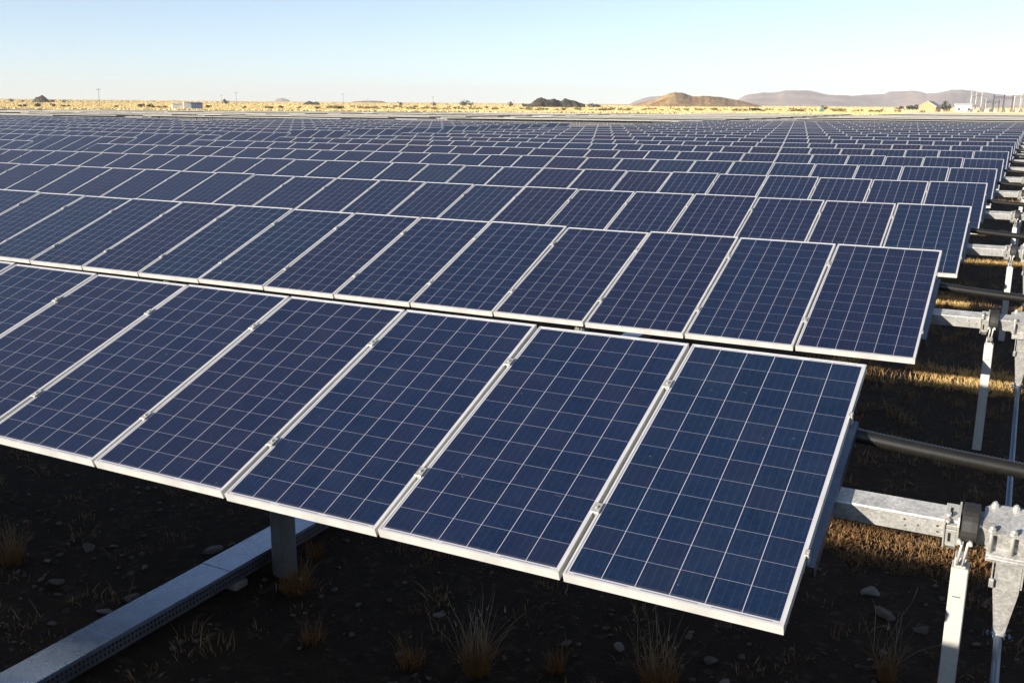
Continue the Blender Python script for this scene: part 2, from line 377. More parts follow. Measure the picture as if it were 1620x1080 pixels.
# drive arm: tapering folded plate hanging from the clamp block, fork at its foot
ARM_X = .800; ARM_N = -.83
b = MB()
b.prism([(ARM_X-.052, -.232), (ARM_X-.052, -.50), (ARM_X-.022, -.80), (ARM_X+.022, -.80), (ARM_X+.058, -.50), (ARM_X+.058, -.232)], 0.0, .008)
v = b.v[-12:]; b.v[-12:] = [(x, z-.03, y) for (x, y, z) in v]
b.prism([(-.030, -.232), (.052, -.232), (.052, -.40), (-.030, -.47)], ARM_X-.066, ARM_X-.060, 0, 'x')
b.prism([(-.040, -.232), (.052, -.232), (.052, -.40), (-.040, -.46)], ARM_X+.060, ARM_X+.067, 0, 'x')
b.bbox(ARM_X-.072, ARM_X-.050, -.046, -.030, -.475, -.425, .003)
b.bbox(ARM_X-.052, ARM_X+.058, -.022, .05, -.262, -.232, .003)
ME_ARM = b.mesh('drive_arm', M_GALV)
b = MB()
b.bbox(ARM_X-.030, ARM_X-.022, -.045, .035, ARM_N-.035, ARM_N+.06, .002); b.bbox(ARM_X+.022, ARM_X+.030, -.045, .035, ARM_N-.035, ARM_N+.06, .002)
b.tube([(ARM_X-.055, 0, ARM_N), (ARM_X+.055, 0, ARM_N)], .010, 10); b.tube([(ARM_X-.052, 0, ARM_N), (ARM_X-.040, 0, ARM_N)], .018, 6); b.tube([(ARM_X+.040, 0, ARM_N), (ARM_X+.052, 0, ARM_N)], .018, 6)
ME_FORK = b.mesh('arm_fork', M_RAIL)

ORD = ['first', 'second', 'third', 'fourth', 'fifth', 'sixth', 'seventh', 'eighth', 'ninth', 'tenth', 'eleventh', 'twelfth', 'thirteenth',
       'fourteenth', 'fifteenth', 'sixteenth', 'seventeenth', 'eighteenth', 'nineteenth', 'twentieth', 'twenty-first', 'twenty-second', 'twenty-third', 'twenty-fourth']
FRONT = [.82, .60, .58, .40, .48, .36, .5, .5]     # tone of the front panels, navy to teal, from the right
HX = {0: 0.0, 1: -.075, 2: -.02, 3: -.06}     # the bearings do not sit at quite the same place on every row
def solar_row(k, sec, tilt, level, label, group, hardware=True, z=0.0, ry=0.0):
    """level 3: every rail and clamp; 2: panels with frames; 1: panels as one mesh each"""
    xr = -sec*PERIOD
    root = thing('solar_panel_row', (xr, k*PITCH_Y, z), label, 'solar panel row', group); root.rotation_euler.y = ry
    if k > 0: tilt += rng.normal(0, .0045)
    R = (tilt, 0, 0)
    for j in range(NMOD):
        dz = rng.normal(0, .0022); dr = rng.normal(0, .0045)
        lo = (-W/2-j*PW, 0, ROW_Z+dz); ro = (tilt+dr, rng.normal(0, .0012), 0)
        hue = FRONT[j] if (k == 0 and sec == 0 and j < len(FRONT)) else .56+.55*mnoise.noise((j*.21+sec*7.3, k*1.9, 2.2))+rng.normal(0, .12)
        if level >= 2:
            p = link('solar_panel', ME_LAM, root, lo, ro); link('panel_frame', ME_FRAME, p)
        else: p = link('solar_panel', ME_PANEL if level else ME_FARPANEL, root, lo, ro)
        p.color = (min(1, max(0, hue)), 0, 0, 1)
    link('torque_tube', ME_TUBE if level else ME_FARTUBE, root, (0, 0, ROW_Z), R)
    for x in (-3.47, -9.6, -15.7, -21.8, -27.9): link('support_post', ME_POST, root, (x, .05, 0), (0, 0, 0), (.74, .85, 1))
    if level >= 3: js = range(NMOD+1)
    elif hardware: js = (0, NMOD)
    else: js = ()
    for j in js:
        r = link('mounting_rail', ME_RAIL, root, (GAP/2-j*PW if j else 0.002, 0, ROW_Z), R)
        if j in (0, NMOD):
            for s in (-.54, .50): link('end_clamp', ME_ENDCLAMP, r, (0 if j == 0 else -.012, s, 0), (0, 0, 0 if j == 0 else math.pi))
        elif level >= 3:
            for s in (-.53, .545): link('module_clamp', ME_CLAMP, r, (0, s, 0))
    if hardware:
        hx = HX.get(k, -.03)
        link('end_post', ME_ENDPOST, root, (.603+hx, .05, 0))
        link('tube_bearing', ME_BEAR, root, (hx, 0, ROW_Z), R)
        link('stop_bracket', ME_BRACK, root, (hx, 0, ROW_Z), R)
        bl = link('clamp_block', ME_BLOCK, root, (0, 0, ROW_Z), R)
        for x in (.715, .802, .89, .965):
            for s in (-.083, .083): link('clamp_bolt', ME_BOLT, bl, (x, s, 0))
        a = link('drive_arm', ME_ARM, root, (0, 0, ROW_Z), R); link('arm_fork', ME_FORK, a)
    return root

SLOPE = lambda k: 0.0 if k <= 0 else min(.0068, .0022+.00058*k)
N_TILT = {-1: 10, 0: 20, 1: 15, 2: 13, 3: 11, 4: 11}
N_FLAT = {0: (28, 60), 1: (20, 42), 2: (17, 35), 3: (15, 29), 4: (14, 27), 5: (14, 25)}
SECN = {-1: 'beyond the right picture edge', 0: 'with its right end in view', 1: 'left of the first gap',
        2: 'left of the second gap', 3: 'left of the third gap', 4: 'leftmost section'}
def in_view(sec, k):
    y = k*PITCH_Y-CAM.y; xl = CAM.x-1.60*y-4; x1 = -sec*PERIOD
    return x1 > xl
for sec, n in N_TILT.items():
    for k in range(0, n):
        if not in_view(sec, k): continue
        if k == 0: lab = {0: 'nearest row of blue solar panels, filling the foreground'}.get(sec, 'nearest row of blue solar panels, ' + SECN[sec])
        else: lab = '%s row of blue solar panels from the camera, %s' % (ORD[k], SECN[sec])
        lev = 3 if (sec == 0 and k < 4) else (2 if k < 9 and sec in (0, 1) else 1)
        solar_row(k, sec, TILT, lev, lab, 'tilted blue solar panel rows', hardware=(sec == 0 and k < 14),
                  z=-SLOPE(k)*SEC*.8 if sec > 0 else 0.0, ry=-SLOPE(k) if sec == 0 else 0.0)   # the land dips a little towards the left
# the rows the photographer stands among: behind the camera, they shade the foreground
for k in (-1, -2):
    for sec in (0, -1):
        solar_row(k, sec, TILT, 1, 'solar panel row behind the camera, %s row back, %s section' % ('first' if k == -1 else 'second', 'left' if sec == 0 else 'right'), 'solar panel rows behind the camera', hardware=False)
# pale far block: rows turned almost level
for sec, (k0, k1) in N_FLAT.items():
    k = float(k0)
    while k < k1:
        solar_row(k, sec, rng.normal(-.036, .009), 0, 'pale far-off solar panel row in the light band below the dry plain', 'pale level solar rows far off', hardware=False, z=rng.normal(-.06, .03))
        k += 1.8

# ------------------------------------------------------------------ conduits in the gap
pts = []; rad = []
for i in range(0, 461):
    x = -.25+i*(4.05/460); u = (x+.25)/4.05
    pts.append((x, 0, -.10*4*u*(1-u)+.085)); rad.append(.0415 if i % 2 else .0345)
b = MB(); b.tube(pts, rad, 14, smooth=True); ME_COND = b.mesh('cable_conduit', M_CONDUIT)
b = MB(); b.tube([(-.30, 0, .085), (-.02, 0, .055)], .046, 16); ME_SLEEVE = b.mesh('conduit_sleeve', M_BLACK)
for k in range(0, 9):
    o = link('cable_conduit', ME_COND, None, (0, k*PITCH_Y+.5, ROW_Z))
    tag(o, 'black corrugated conduit sagging across the gap behind the end of the %s panel row' % ORD[k], 'cable conduit', 'black conduits in the gap')
    link('end_sleeve', ME_SLEEVE, o)
# drive rod that ties the arms together
ct, st = math.cos(TILT), math.sin(TILT)
ay = -ARM_N*st; az = ROW_Z+ARM_N*ct
b = MB(); b.tube([(ARM_X, -9.0, az), (ARM_X, 70, az)], .019, 14)
for k in range(0, 13):
    y = k*PITCH_Y+ay; b.tube([(ARM_X, y-.05, az), (ARM_X, y+.05, az)], .0205, 14)
o = link('drive_rod', b.mesh('drive_rod', M_RAIL)); tag(o, 'long thin steel push rod linking the drive arms in the gap at right', 'push rod')

# ------------------------------------------------------------------ cable tray
tr = thing('cable_tray', (-3.710, 0, 0), 'galvanised cable tray with perforated sides running on the ground under the front rows', 'cable tray')
b = MB(); b.box(-.115, .115, -7, 44, .045, .052); b.box(-.115, -.109, -7, 44, .052, .140); b.box(.109, .115, -7, 44, .052, .140)
for i in range(0, int(16/.028)):
    y = -6+i*.028
    for z in (.075, .108):
        b.box(.1149, .1158, y, y+.013, z-.009, z+.009, 1)
link('tray_body', b.mesh('tray_body', M_TRAYSIDE, M_HOLE), tr)
yy = [-7.0, -4.2, -2.4, -1.26, -.73, -.33, 1.9, 4.5, 7.2, 10, 14, 18, 22, 26, 30, 34, 38, 44]
for i in range(len(yy)-1):
    b = MB(); b.bbox(-.122, .122, yy[i]+.002, yy[i+1]-.002, .1405, .1465, .0018); b.box(.1162, .122, yy[i]+.002, yy[i+1]-.002, .122, .1405); b.box(-.122, -.1162, yy[i]+.002, yy[i+1]-.002, .122, .1405)
    link('tray_lid', b.mesh('tray_lid', M_TRAY), tr, (0, 0, rng.normal(0, .0008)), (rng.normal(0, .0010), rng.normal(0, .004), 0))
for y in (-5.0, -.25, 4.5, 9.3, 14.2, 19.1):
    b = MB(); b.bbox(-.16, .14, y-.06, y+.06, -.05, .0445, .01); link('support_block', b.mesh('support_block', M_STONEP), tr)

# ------------------------------------------------------------------ stones and grass near the camera
def stone_mesh(name, seed, mat, flat=.55):
    r = np.random.default_rng(seed)
    import bmesh
    bm = bmesh.new(); bmesh.ops.create_icosphere(bm, subdivisions=2, radius=1)
    pl = [(Vector(r.normal(size=3)).normalized(), r.uniform(.38, .82)) for _ in range(13)]
    for v in bm.verts:
        for n, d in pl:
            e = v.co.dot(n)
            if e > d: v.co -= n*(e-d)
        v.co *= 1+.08*mnoise.noise(v.co*1.7+Vector((seed, 0, 0))); v.co.z *= flat
    me = bpy.data.meshes.new(name); bm.to_mesh(me); bm.free(); me.materials.append(mat); return me
STN = [stone_mesh('stone', i, M_STONEP if i % 2 else M_STONE, .45+.1*(i % 3)) for i in range(6)]
SPOTS = [(-4.937, -.312, .085, 'pale rounded stone lying left of the cable tray, under the front row'), (-4.136, .049, .10, 'large flat-topped stone close beside the cable tray near the pile'),
         (-4.68, -.778, .09, 'flat stone in the dark soil at lower left'), (-4.097, -.898, .06, 'small pale stone beside the tray lid seam'), (-4.094, -.70, .085, 'brownish stone against the left side of the tray'),
         (-5.0, -.60, .045, 'small stone in front of the flat stone at lower left'), (-4.80, -.22, .05, 'small stone just behind the pale rounded stone'), (-4.35, -.35, .04, 'pebble between the tray and the pale rounded stone'),
         (-1.42, .10, .055, 'stone below the third panel seam from the right'), (-1.12, .22, .05, 'stone near the small tuft under the front row'), (-.62, .32, .06, 'stone below the second panel from the right'),
         (-.48, .10, .07, 'broad stone right of the middle foreground'), (.20, 1.35, .10, 'flat slab stone in the shade below the front torque tube'), (.08, 1.62, .09, 'slab stone nearest the end of the rail'),
         (.42, 1.25, .07, 'stone left of the front end post'), (-2.25, .05, .05, 'stone left of the big straw tuft'), (-4.25, -1.15, .05, 'stone low beside the tray near the picture edge')]
for i, (x, y, r, lab) in enumerate(SPOTS):
    o = link('stone', STN[i % 6], None, (x, y, r*.10), (rng.normal(0, .15), rng.normal(0, .15), i*1.3), (r, r*rng.uniform(.6, .9), r*rng.uniform(.5, .8))); tag(o, lab, 'stone', 'stones under the front row')
def scatter_gravel():
    base = []
    for i in range(4):
        m = stone_mesh('g', 50+i, M_STONE, .5); base.append((np.array([v.co[:] for v in m.vertices]), np.array([p.vertices[:] for p in m.polygons])))
    Vs, Fs, off = [], [], 0
    for _ in range(5200):
        if rng.random() < .7: x, y = rng.uniform(-7, 1.5), rng.uniform(-2.2, 3.4)
        else: x, y = rng.uniform(-1.6, 1.4), rng.uniform(3, 16)
        if -3.86 < x < -3.53: continue
        r = .004+.028*rng.random()**4.0; v, f = base[rng.integers(4)]
        a = rng.uniform(0, 6.3); R = np.array([[math.cos(a), -math.sin(a), 0], [math.sin(a), math.cos(a), 0], [0, 0, 1]])
        Vs.append((v*r)@R.T+np.array([x, y, r*.2])); Fs.append(f+off); off += len(v)
    o = link('gravel', tri_mesh('gravel', np.vstack(Vs), np.vstack(Fs), M_STONE)); tag(o, 'small loose stones scattered on the dark soil', 'gravel', kind='stuff')
scatter_gravel()
def blades(cx, cy, n, h, spread, lean, w, zb=0.0, r=rng, pw=.6, seed_heads=False):
    """n bent, drooping blades growing out of a clump, as strips"""
    a = r.uniform(0, 2*np.pi, n); rr = spread*np.sqrt(r.random(n)); x = cx+rr*np.cos(a); y = cy+rr*np.sin(a)
    a2 = a+r.normal(0, .9, n); hh = h*(.22+.78*r.random(n)**(1/pw)); ln = lean*r.uniform(.05, 1, n)**1.4*hh; ww = w*r.uniform(.5, 1.4, n)
    dx, dy = np.cos(a2), np.sin(a2); a3 = r.uniform(0, 2*np.pi, n); px, py = np.cos(a3)*ww/2, np.sin(a3)*ww/2
    dr = r.uniform(0, .45, n)*np.clip(ln/np.maximum(hh, 1e-4), 0, 1.2); kx, ky = r.normal(0, .05, n)*hh, r.normal(0, .05, n)*hh
    rows = []
    for t, wf in ((0, .9), (.3, 1), (.6, .8), (.85, .5), (1, .12)):
        bx = x+dx*ln*t**1.6+kx*math.sin(t*5); by = y+dy*ln*t**1.6+ky*math.sin(t*5); bz = zb+hh*(t-dr*t**2.6)
        rows += [np.stack([bx+px*wf, by+py*wf, bz], 1), np.stack([bx-px*wf, by-py*wf, bz], 1)]
    V = np.stack(rows, 1).reshape(-1, 3); i = np.arange(n)[:, None]*10
    F = np.concatenate([i+np.array([2*q, 2*q+1, 2*q+3, 2*q+2]) for q in range(4)]); return V, F
def join(parts):
    Vs, Fs, off = [], [], 0
    for v, f in parts: Vs.append(v); Fs.append(f+off); off += len(v)
    return np.vstack(Vs), np.vstack(Fs)
TUFTS = [(-1.737, -.385, 260, .42, .075, .75, 'largest straw grass tuft at bottom centre below the panels'), (-1.354, -.167, 130, .17, .05, .6, 'small orange straw tuft right of the largest tuft'),
         (-.80, -.02, 150, .40, .10, .95, 'loose wiry grass tuft at the bottom edge below the last panel'), (-3.25, -.10, 190, .26, .10, .8, 'straw tuft at the foot of the grey post beside the tray'),
         (-5.195, -.721, 150, .30, .08, .6, 'grey straw tuft at the left picture edge'), (.297, .60, 90, .42, .045, .8, 'thin grass tuft left of the foot of the front end post'),
         (-2.10, -.50, 90, .22, .08, .8, 'sparse low tuft left of the largest tuft'), (-2.75, -.55, 80, .20, .08, .9, 'sparse low tuft between the tray and the largest tuft'),
         (-3.45, 0.35, 110, .16, .07, .8, 'low straw tuft behind the grey post')]
for (x, y, n, h, sp, le, lab) in TUFTS:
    V, F = join([blades(0, 0, int(n*.8), h*1.15, sp*.8, le, .0034, pw=.55), blades(0, 0, int(n*.8), h*.48, sp, .8, .0034), blades(0, 0, n//4, h*.4, sp*1.1, 1.9, .003)]
                +[blades(sp*rng.normal(0, 1.2), sp*rng.normal(0, 1.2), 6, h*.12, .004, .7, .004, h*rng.uniform(.75, .95)) for _ in range(n//60)])
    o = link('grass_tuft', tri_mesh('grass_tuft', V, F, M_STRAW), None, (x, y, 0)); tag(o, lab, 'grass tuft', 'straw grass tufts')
V, F = join([blades(-1.385, .02, 2, .56, .004, .06, .0032)]+[blades(-1.385+rng.normal(0, .004), .02+rng.normal(0, .004), 1, .05, .002, .5, .005, .36+.012*q) for q in range(9)])
o = link('seed_stalk', tri_mesh('seed_stalk', V, F, M_STRAW)); tag(o, 'single tall dry seed stalk standing behind the small orange tuft', 'grass stalk')
parts = []
for _ in range(2600):
    q = rng.random()
    if q < .50: x, y = rng.uniform(-7.5, 1.5), rng.uniform(-2.3, 4.5)
    elif q < .8: x, y = rng.uniform(-1.8, 1.5), rng.uniform(4, 16)
    else: x, y = rng.uniform(-2.5, 1.8), rng.uniform(14, 60)
    if -3.9 < x < -3.5: continue
    dens = .5+.5*mnoise.noise((x*.9, y*.9, 1.0)); sz = 1.0 if y < 16 else 1.5
    if rng.random() > (.35+dens if y > 4 else .12+.38*dens): continue
    parts.append(blades(x, y, int(rng.integers(8, 26)), (.05+.10*rng.random()**2+(.05 if y > 5 else 0))*sz, .10*sz, 1.3, .0045*sz))
for _ in range(620):        # flattened dead grass in the sunlit strip before the second row
    x = rng.uniform(-1.0, 1.4); y = rng.uniform(2.05, 3.15); parts.append(blades(x, y, 22, .055*rng.uniform(.6, 1.3), .10, 1.8, .006))
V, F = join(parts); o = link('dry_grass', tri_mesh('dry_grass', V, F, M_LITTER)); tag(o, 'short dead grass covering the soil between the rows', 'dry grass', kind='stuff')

parts = []
for _ in range(1500):
    k = int(rng.choice([1, 1, 1, 2, 2, 3, 3, 4, 5, 6])); x = rng.uniform(-1.5, 1.3); y = k*PITCH_Y+rng.uniform(2.0, 2.95)
    if mnoise.noise((x*1.1, y*1.1, 5.0)) < -.08: continue
    parts.append(blades(x, y, 16, .125*rng.uniform(.5, 1.3)*(1 if k < 3 else 1.25), .08, .9, .0055))
V, F = join(parts); o = link('straw_grass', tri_mesh('straw_grass', V, F, M_SUNSTRAW)); tag(o, 'yellow straw grass, painted sunlit, in the lit strips between the rows at right', 'straw grass', kind='stuff')

# ------------------------------------------------------------------ the plain: golden grass seen from far off
def plain_grass():
    n = 100000
    px = rng.uniform(-500, 2150, n); inv = rng.uniform(1/2600, 1/330, n); d = 1/inv
    hy = 157.3+px*(169-157.3)/1620
    R_, U_, F_ = (np.array(v) for v in (rgt, upv, fwd)); C = np.array(CAM)
    P = C+((px-810)/FPX)[:, None]*R_*d[:, None]+(-(hy-540)/FPX)[:, None]*U_*d[:, None]+F_*d[:, None]
    w = P[:, 1]-.6*P[:, 0]+rng.normal(0, 7, n); keep = w > 395; P = P[keep]; d = d[keep]; n = len(P)
    z = np.array([ground_z(x, y) for x, y in P[:, :2]])
    parts = []
    V = np.zeros((n, 3, 3, 3), np.float32)
    for t in range(3):
        a = rng.uniform(0, 2*np.pi, n); wd = (.28+.00045*d)*rng.uniform(.6, 1.4, n); h = (.32+.00012*d)*rng.uniform(.6, 1.5, n); le = rng.normal(0, .25, (n, 2))
        ox, oy = rng.normal(0, .4, n), rng.normal(0, .4, n)
        V[:, t, 0] = np.stack([P[:, 0]+ox-np.cos(a)*wd, P[:, 1]+oy-np.sin(a)*wd, z], 1)
        V[:, t, 1] = np.stack([P[:, 0]+ox+np.cos(a)*wd, P[:, 1]+oy+np.sin(a)*wd, z], 1)
        V[:, t, 2] = np.stack([P[:, 0]+ox+le[:, 0]*h, P[:, 1]+oy+le[:, 1]*h, z+h], 1)
    V = V.reshape(-1, 3); F = np.arange(len(V)).reshape(-1, 3)
    o = link('plain_grass', tri_mesh('plain_grass', V, F, M_PLAIN)); tag(o, 'golden dry grass covering the flat plain beyond the panels', 'dry grass', kind='stuff')
plain_grass()

# ------------------------------------------------------------------ shrubs and trees
def leaf_cloud(n, rx, ry, rz, zc, leaf, seed, lobes=6):
    r = np.random.default_rng(seed)
    lc = r.normal(0, .5, (lobes, 3))*np.array([rx, ry, rz*.6]); lr = r.uniform(.35, .65, lobes)
    li = r.integers(0, lobes, n); v = r.normal(size=(n, 3)); v /= np.linalg.norm(v, axis=1)[:, None]
    P = lc[li]+v*(lr[li]*np.cbrt(r.uniform(.25, 1, n)))[:, None]*np.array([rx, ry, rz]); P[:, 2] += zc
    P[:, 2] = np.maximum(P[:, 2], .05)
    a = r.normal(size=(n, 3)); a /= np.linalg.norm(a, axis=1)[:, None]; c = np.cross(a, r.normal(size=(n, 3))); c /= np.linalg.norm(c, axis=1)[:, None]
    s = leaf*r.uniform(.6, 1.4, n)[:, None]
    V = np.stack([P-a*s, P+c*s*.7, P+a*s, P-c*s*.7], 1).reshape(-1, 3); F = np.arange(4*n).reshape(-1, 4); return V, F
ME_SHRUB = [tri_mesh('shrub', *leaf_cloud(130, .95, .95, .62, .62, .17, 100+i), M_SHRUB) for i in range(5)]
ME_SHRUBD = [tri_mesh('dark_shrub', *leaf_cloud(130, .95, .95, .62, .62, .18, 120+i), M_TREE) for i in range(3)]
for i in range(150):
    px = rng.uniform(520, 1470); d = (rng.uniform(395, 445) if px < 1000 else rng.uniform(420, 500))*(1 if rng.random() < .8 else 1.25)
    p = pix(px, d); s = rng.uniform(.7, 1.5)
    o = link('shrub', ME_SHRUB[i % 5], None, (p.x, p.y, ground_z(p.x, p.y)), (0, 0, rng.uniform(0, 6)), (s*1.1, s*1.1, s))
    tag(o, 'olive shrub in the long line of bushes along the edge of the dry plain', 'shrub', 'shrubs lining the plain')
DARK = [(30, 395, 1.0), (40, 390, 1.2), (58, 400, 1.1), (60, 420, 1.6), (82, 400, 1.3), (100, 410, 1.1), (107, 430, 1.0), (185, 400, 1.0), (222, 420, 1.7), (238, 430, 1.6), (240, 385, 1.1), (252, 385, .9), (260, 390, 1.0),
        (281, 420, 1.2), (329, 430, 1.4), (387, 410, 1.0), (419, 400, 1.0), (428, 390, 1.2), (443, 420, 1.3), (475, 410, 1.0), (502, 400, 1.2), (537, 400, 1.2), (890, 398, 1.1), (1192, 450, 1.8), (1199, 455, 1.6)]
for i, (px, d, s) in enumerate(DARK):
    p = pix(px, d); o = link('dark_shrub', ME_SHRUBD[i % 3], None, (p.x, p.y, ground_z(p.x, p.y)), (0, 0, i), (s, s, s))
    tag(o, 'small dark shrub standing alone on the golden plain', 'shrub', 'lone dark shrubs on the plain')
ME_CROWN = [tri_mesh('crown', *leaf_cloud(420, 1, 1, .60, .62, .105, 140+i, 9), M_TREE) for i in range(4)]
b = MB(); b.tube([(0, 0, -.1), (.02, .01, .25), (.0, .03, .6)], [.07, .05, .02], 8)
for a in range(4): b.tube([(0.01, .01, .22+.05*a), (.35*math.cos(a*1.7), .35*math.sin(a*1.7), .55+.06*a)], [.035, .012], 6)
ME_TRUNK = b.mesh('trunk', M_BARK)
def tree(px, d, w, h, lab, group, i, zoff=0.0):
    p = pix(px, d); t = thing('tree', (p.x, p.y, ground_z(p.x, p.y)+zoff), lab, 'tree', group, i*1.1)
    link('trunk', ME_TRUNK, t, (0, 0, 0), (0, 0, 0), (w, w, h)); link('crown', ME_CROWN[i % 4], t, (0, 0, 0), (0, 0, 0), (w, w, h))
CL = [(850, 2.6, 5.2), (857, 2.8, 6.6), (868, 2.2, 5.4), (884, 2.2, 4.6), (898, 2.6, 5.0), (909, 2.0, 4.2)]
for i, (px, w, h) in enumerate(CL): tree(px, 797+rng.uniform(-8, 8), w, h*.8, 'dark bush growing on the dark rocky rise in the middle of the horizon', 'bushes of the rocky rise', i, 0.4)
LC = [(58, 2.0, 3.4), (64, 2.6, 4.8), (70, 2.0, 3.2), (83, 1.8, 2.6), (100, 1.6, 2.2), (18, 1.8, 2.6), (36, 1.4, 1.8)]
for i, (px, w, h) in enumerate(LC): tree(px, 900, w, h, 'dark tree of the small clump on the skyline at far left', 'trees on the left skyline', i)
for i, (px, d, w, h, lab) in enumerate([(736, 900, 4.0, 4.6, 'low dark tree alone on the skyline, left of the dense clump'), (745, 900, 1.8, 3, 'tiny dark tree just right of the low skyline tree'), (356, 900, 2.6, 4, 'dark tree on the skyline beside the second utility pole'),
        (634, 900, 1.8, 3.2, 'small dark tree on the skyline left of the fourth pole'),
        (686, 900, 1.6, 3.0, 'small dark tree at the foot of the fourth pole'), (808, 800, 2.0, 3.6, 'small tree on the skyline left of the dense clump'), (830, 800, 2.2, 2.6, 'low bush at the left edge of the dense clump'),
        (938, 800, 3.2, 3.2, 'low bush right of the dense clump'), (947, 800, 2.4, 2.2, 'lowest bush right of the dense clump'), (1305, 640, 2.0, 2.4, 'dark tree in front of the mauve mountain, above the teal tank'),
        (1425, 700, 2.8, 2.6, 'dark tree left of the orange house'), (1440, 700, 3.0, 3.6, 'taller tree left of the orange house'), (1451, 700, 2.6, 3.2, 'tree close behind the orange house'), (1494, 505, 1.6, 4.6, 'tree between the orange house and the white hall'),
        (1500, 505, 1.5, 3.4, 'second tree between the orange house and the white hall')]):
    tree(px, d, w, h, lab, 'single trees on the plain', i)

# ------------------------------------------------------------------ poles, buildings, substation
M_POLE = m_plain('weathered_pole', (.16, .13, .11), .85, 0, .2, 4)
M_PALEPOLE = m_plain('pale_steel_pole', (.62, .56, .50), .5, .1, .1, 2)
M_WHITE = m_plain('white_paint', (.66, .65, .61), .5, 0, .06, 1.5)
M_ORANGE = m_plain('orange_brick', (.56, .29, .14), .85, 0, .12, 2.5)
M_BLUE = m_plain('blue_sheet', (.11, .15, .26), .5, 0, .15, 2)
M_TEAL = m_plain('teal_sheet', (.03, .17, .15), .5, 0, .2, 2)
M_ROOF = m_plain('pale_roof', (.66, .60, .54), .6, 0, .1, 1)
M_WIN = m_plain('dark_window', (.03, .035, .045), .2, 0, .1, 2)
M_GREYEQ = m_plain('grey_equipment', (.12, .12, .13), .6, .2, .3, 2)
for i, (px, hpx, d, nm) in enumerate([(157, 28, 505, 'tallest wooden utility pole at far left'), (374, 21, 700, 'wooden utility pole above the white kiosks'), (543, 19, 800, 'wooden utility pole left of the middle of the skyline'), (685, 15, 920, 'wooden utility pole with a bush at its foot'),
                                  (351, 14, 1000, 'small faint pole left of the pole above the kiosks'), (582, 9, 1150, 'short faint pole between the two middle poles'), (933, 9, 1100, 'small faint pole right of the dense tree clump'), (813, 10, 1100, 'small faint pole left of the dense tree clump')]):
    p = pix(px, d); h = (hpx+ (hor(px)-hor(px)))*d/FPX; h = max(5.0, h)
    t = thing('utility_pole', (p.x, p.y, ground_z(p.x, p.y)), nm, 'utility pole', 'utility poles across the plain')
    b = MB(); b.tube([(0, 0, -.5), (0, 0, h)], [.12, .09], 8); link('pole', b.mesh('pole', M_POLE), t)
    b = MB(); b.box(-1.1, 1.1, -.07, .07, h-.75, h-.58); link('cross_arm', b.mesh('cross_arm', M_POLE), t, (0, 0, 0), (0, 0, 1.1))
    b = MB()
    for x in (-1, 0, 1): b.tube([(x, 0, h-.58), (x, 0, h-.32)], .06, 6)
    link('insulators', b.mesh('insulators', M_GREYEQ), t, (0, 0, 0), (0, 0, 1.1))
FACE = math.pi/2-0.0
def facing(p):  # z rotation that turns a thing's -y side to the camera
    d = p-CAM; return math.atan2(d.y, d.x)-math.pi/2
def house(name, px, d, w, dep, h, rh, wall, roof, lab, cat, gable_front=True, door=True, rz=0.0, group=None):
    p = pix(px, d); t = thing(name, (p.x, p.y, ground_z(p.x, p.y)), lab, cat, group, facing(p)+rz)
    b = MB()
    if gable_front: b.prism([(-w/2, 0), (w/2, 0), (w/2, h), (0, h+rh), (-w/2, h)], -dep/2, dep/2)
    else: b.box(-w/2, w/2, -dep/2, dep/2, 0, h)
    if gable_front: v = b.v; b.v = [(x, z, y) for (x, y, z) in v]; b.f = [f[::-1] for f in b.f]
    link('wall', b.mesh('wall', wall), t)
    b = MB(); e = .35
    if gable_front:
        for sx in (-1, 1):
            P = [(0, h+rh+.02), (sx*(w/2+e), h+.02-e*rh/(w/2)), (sx*(w/2+e), h+.20-e*rh/(w/2)), (0, h+rh+.20)]
            b.prism(P if sx < 0 else P[::-1], -dep/2-e, dep/2+e)
        b.v = [(x, z, y) for (x, y, z) in b.v]; b.f = [f[::-1] for f in b.f]
    else:
        b.prism([(-dep/2-e, h+.01), (dep/2+e, h+.01), (0, h+rh)], -w/2-e, w/2+e, 0, 'x')
    link('roof', b.mesh('roof', roof), t)
    if door:
        b = MB(); b.box(-.55, .55, -dep/2-.05, -dep/2-.003, 0, 2.1); link('door', b.mesh('door', M_ROOF), t, (w*.12, 0, 0))
        for x in (-w*.3, w*.33):
            b = MB(); b.box(-.5, .5, -dep/2-.04, -dep/2-.003, 1.0, 2.1); link('window', b.mesh('window', M_WIN), t, (x, 0, 0))
    return t
house('brick_house', 1471.5, 470, 7.6, 9, 2.9, 2.2, M_ORANGE, M_ROOF, 'orange brick gable house at the right edge of the plain', 'house', True, False, -.25)
house('white_hall', 1524, 500, 7.4, 6, 3.6, .9, M_WHITE, M_WHITE, 'long white hall beside the substation', 'building', False, True, .1)
house('white_hut', 1484.5, 478, 1.6, 1.6, 2.0, .4, M_WHITE, M_ROOF, 'small white hut against the right side of the orange house', 'hut', False, False)
house('white_kiosk', 297, 352, 3.1, 2.4, 2.55, .15, M_WHITE, M_WHITE, 'taller white equipment kiosk standing at the edge of the plain at left', 'kiosk', False, False, .1)
house('white_kiosk', 279, 352, 3.2, 2.4, 1.95, .12, M_WHITE, M_WHITE, 'lower white equipment kiosk left of the taller one', 'kiosk', False, False, .1)
house('blue_container', 310.5, 353, 3.9, 2.4, 2.45, .1, M_BLUE, M_BLUE, 'blue container right of the taller white kiosk', 'container', False, False, .1)
p = pix(1299.5, 430); t = thing('teal_tank', (p.x, p.y, 0), 'small teal covered tank among the shrubs at the edge of the plain', 'tank', None, facing(p))
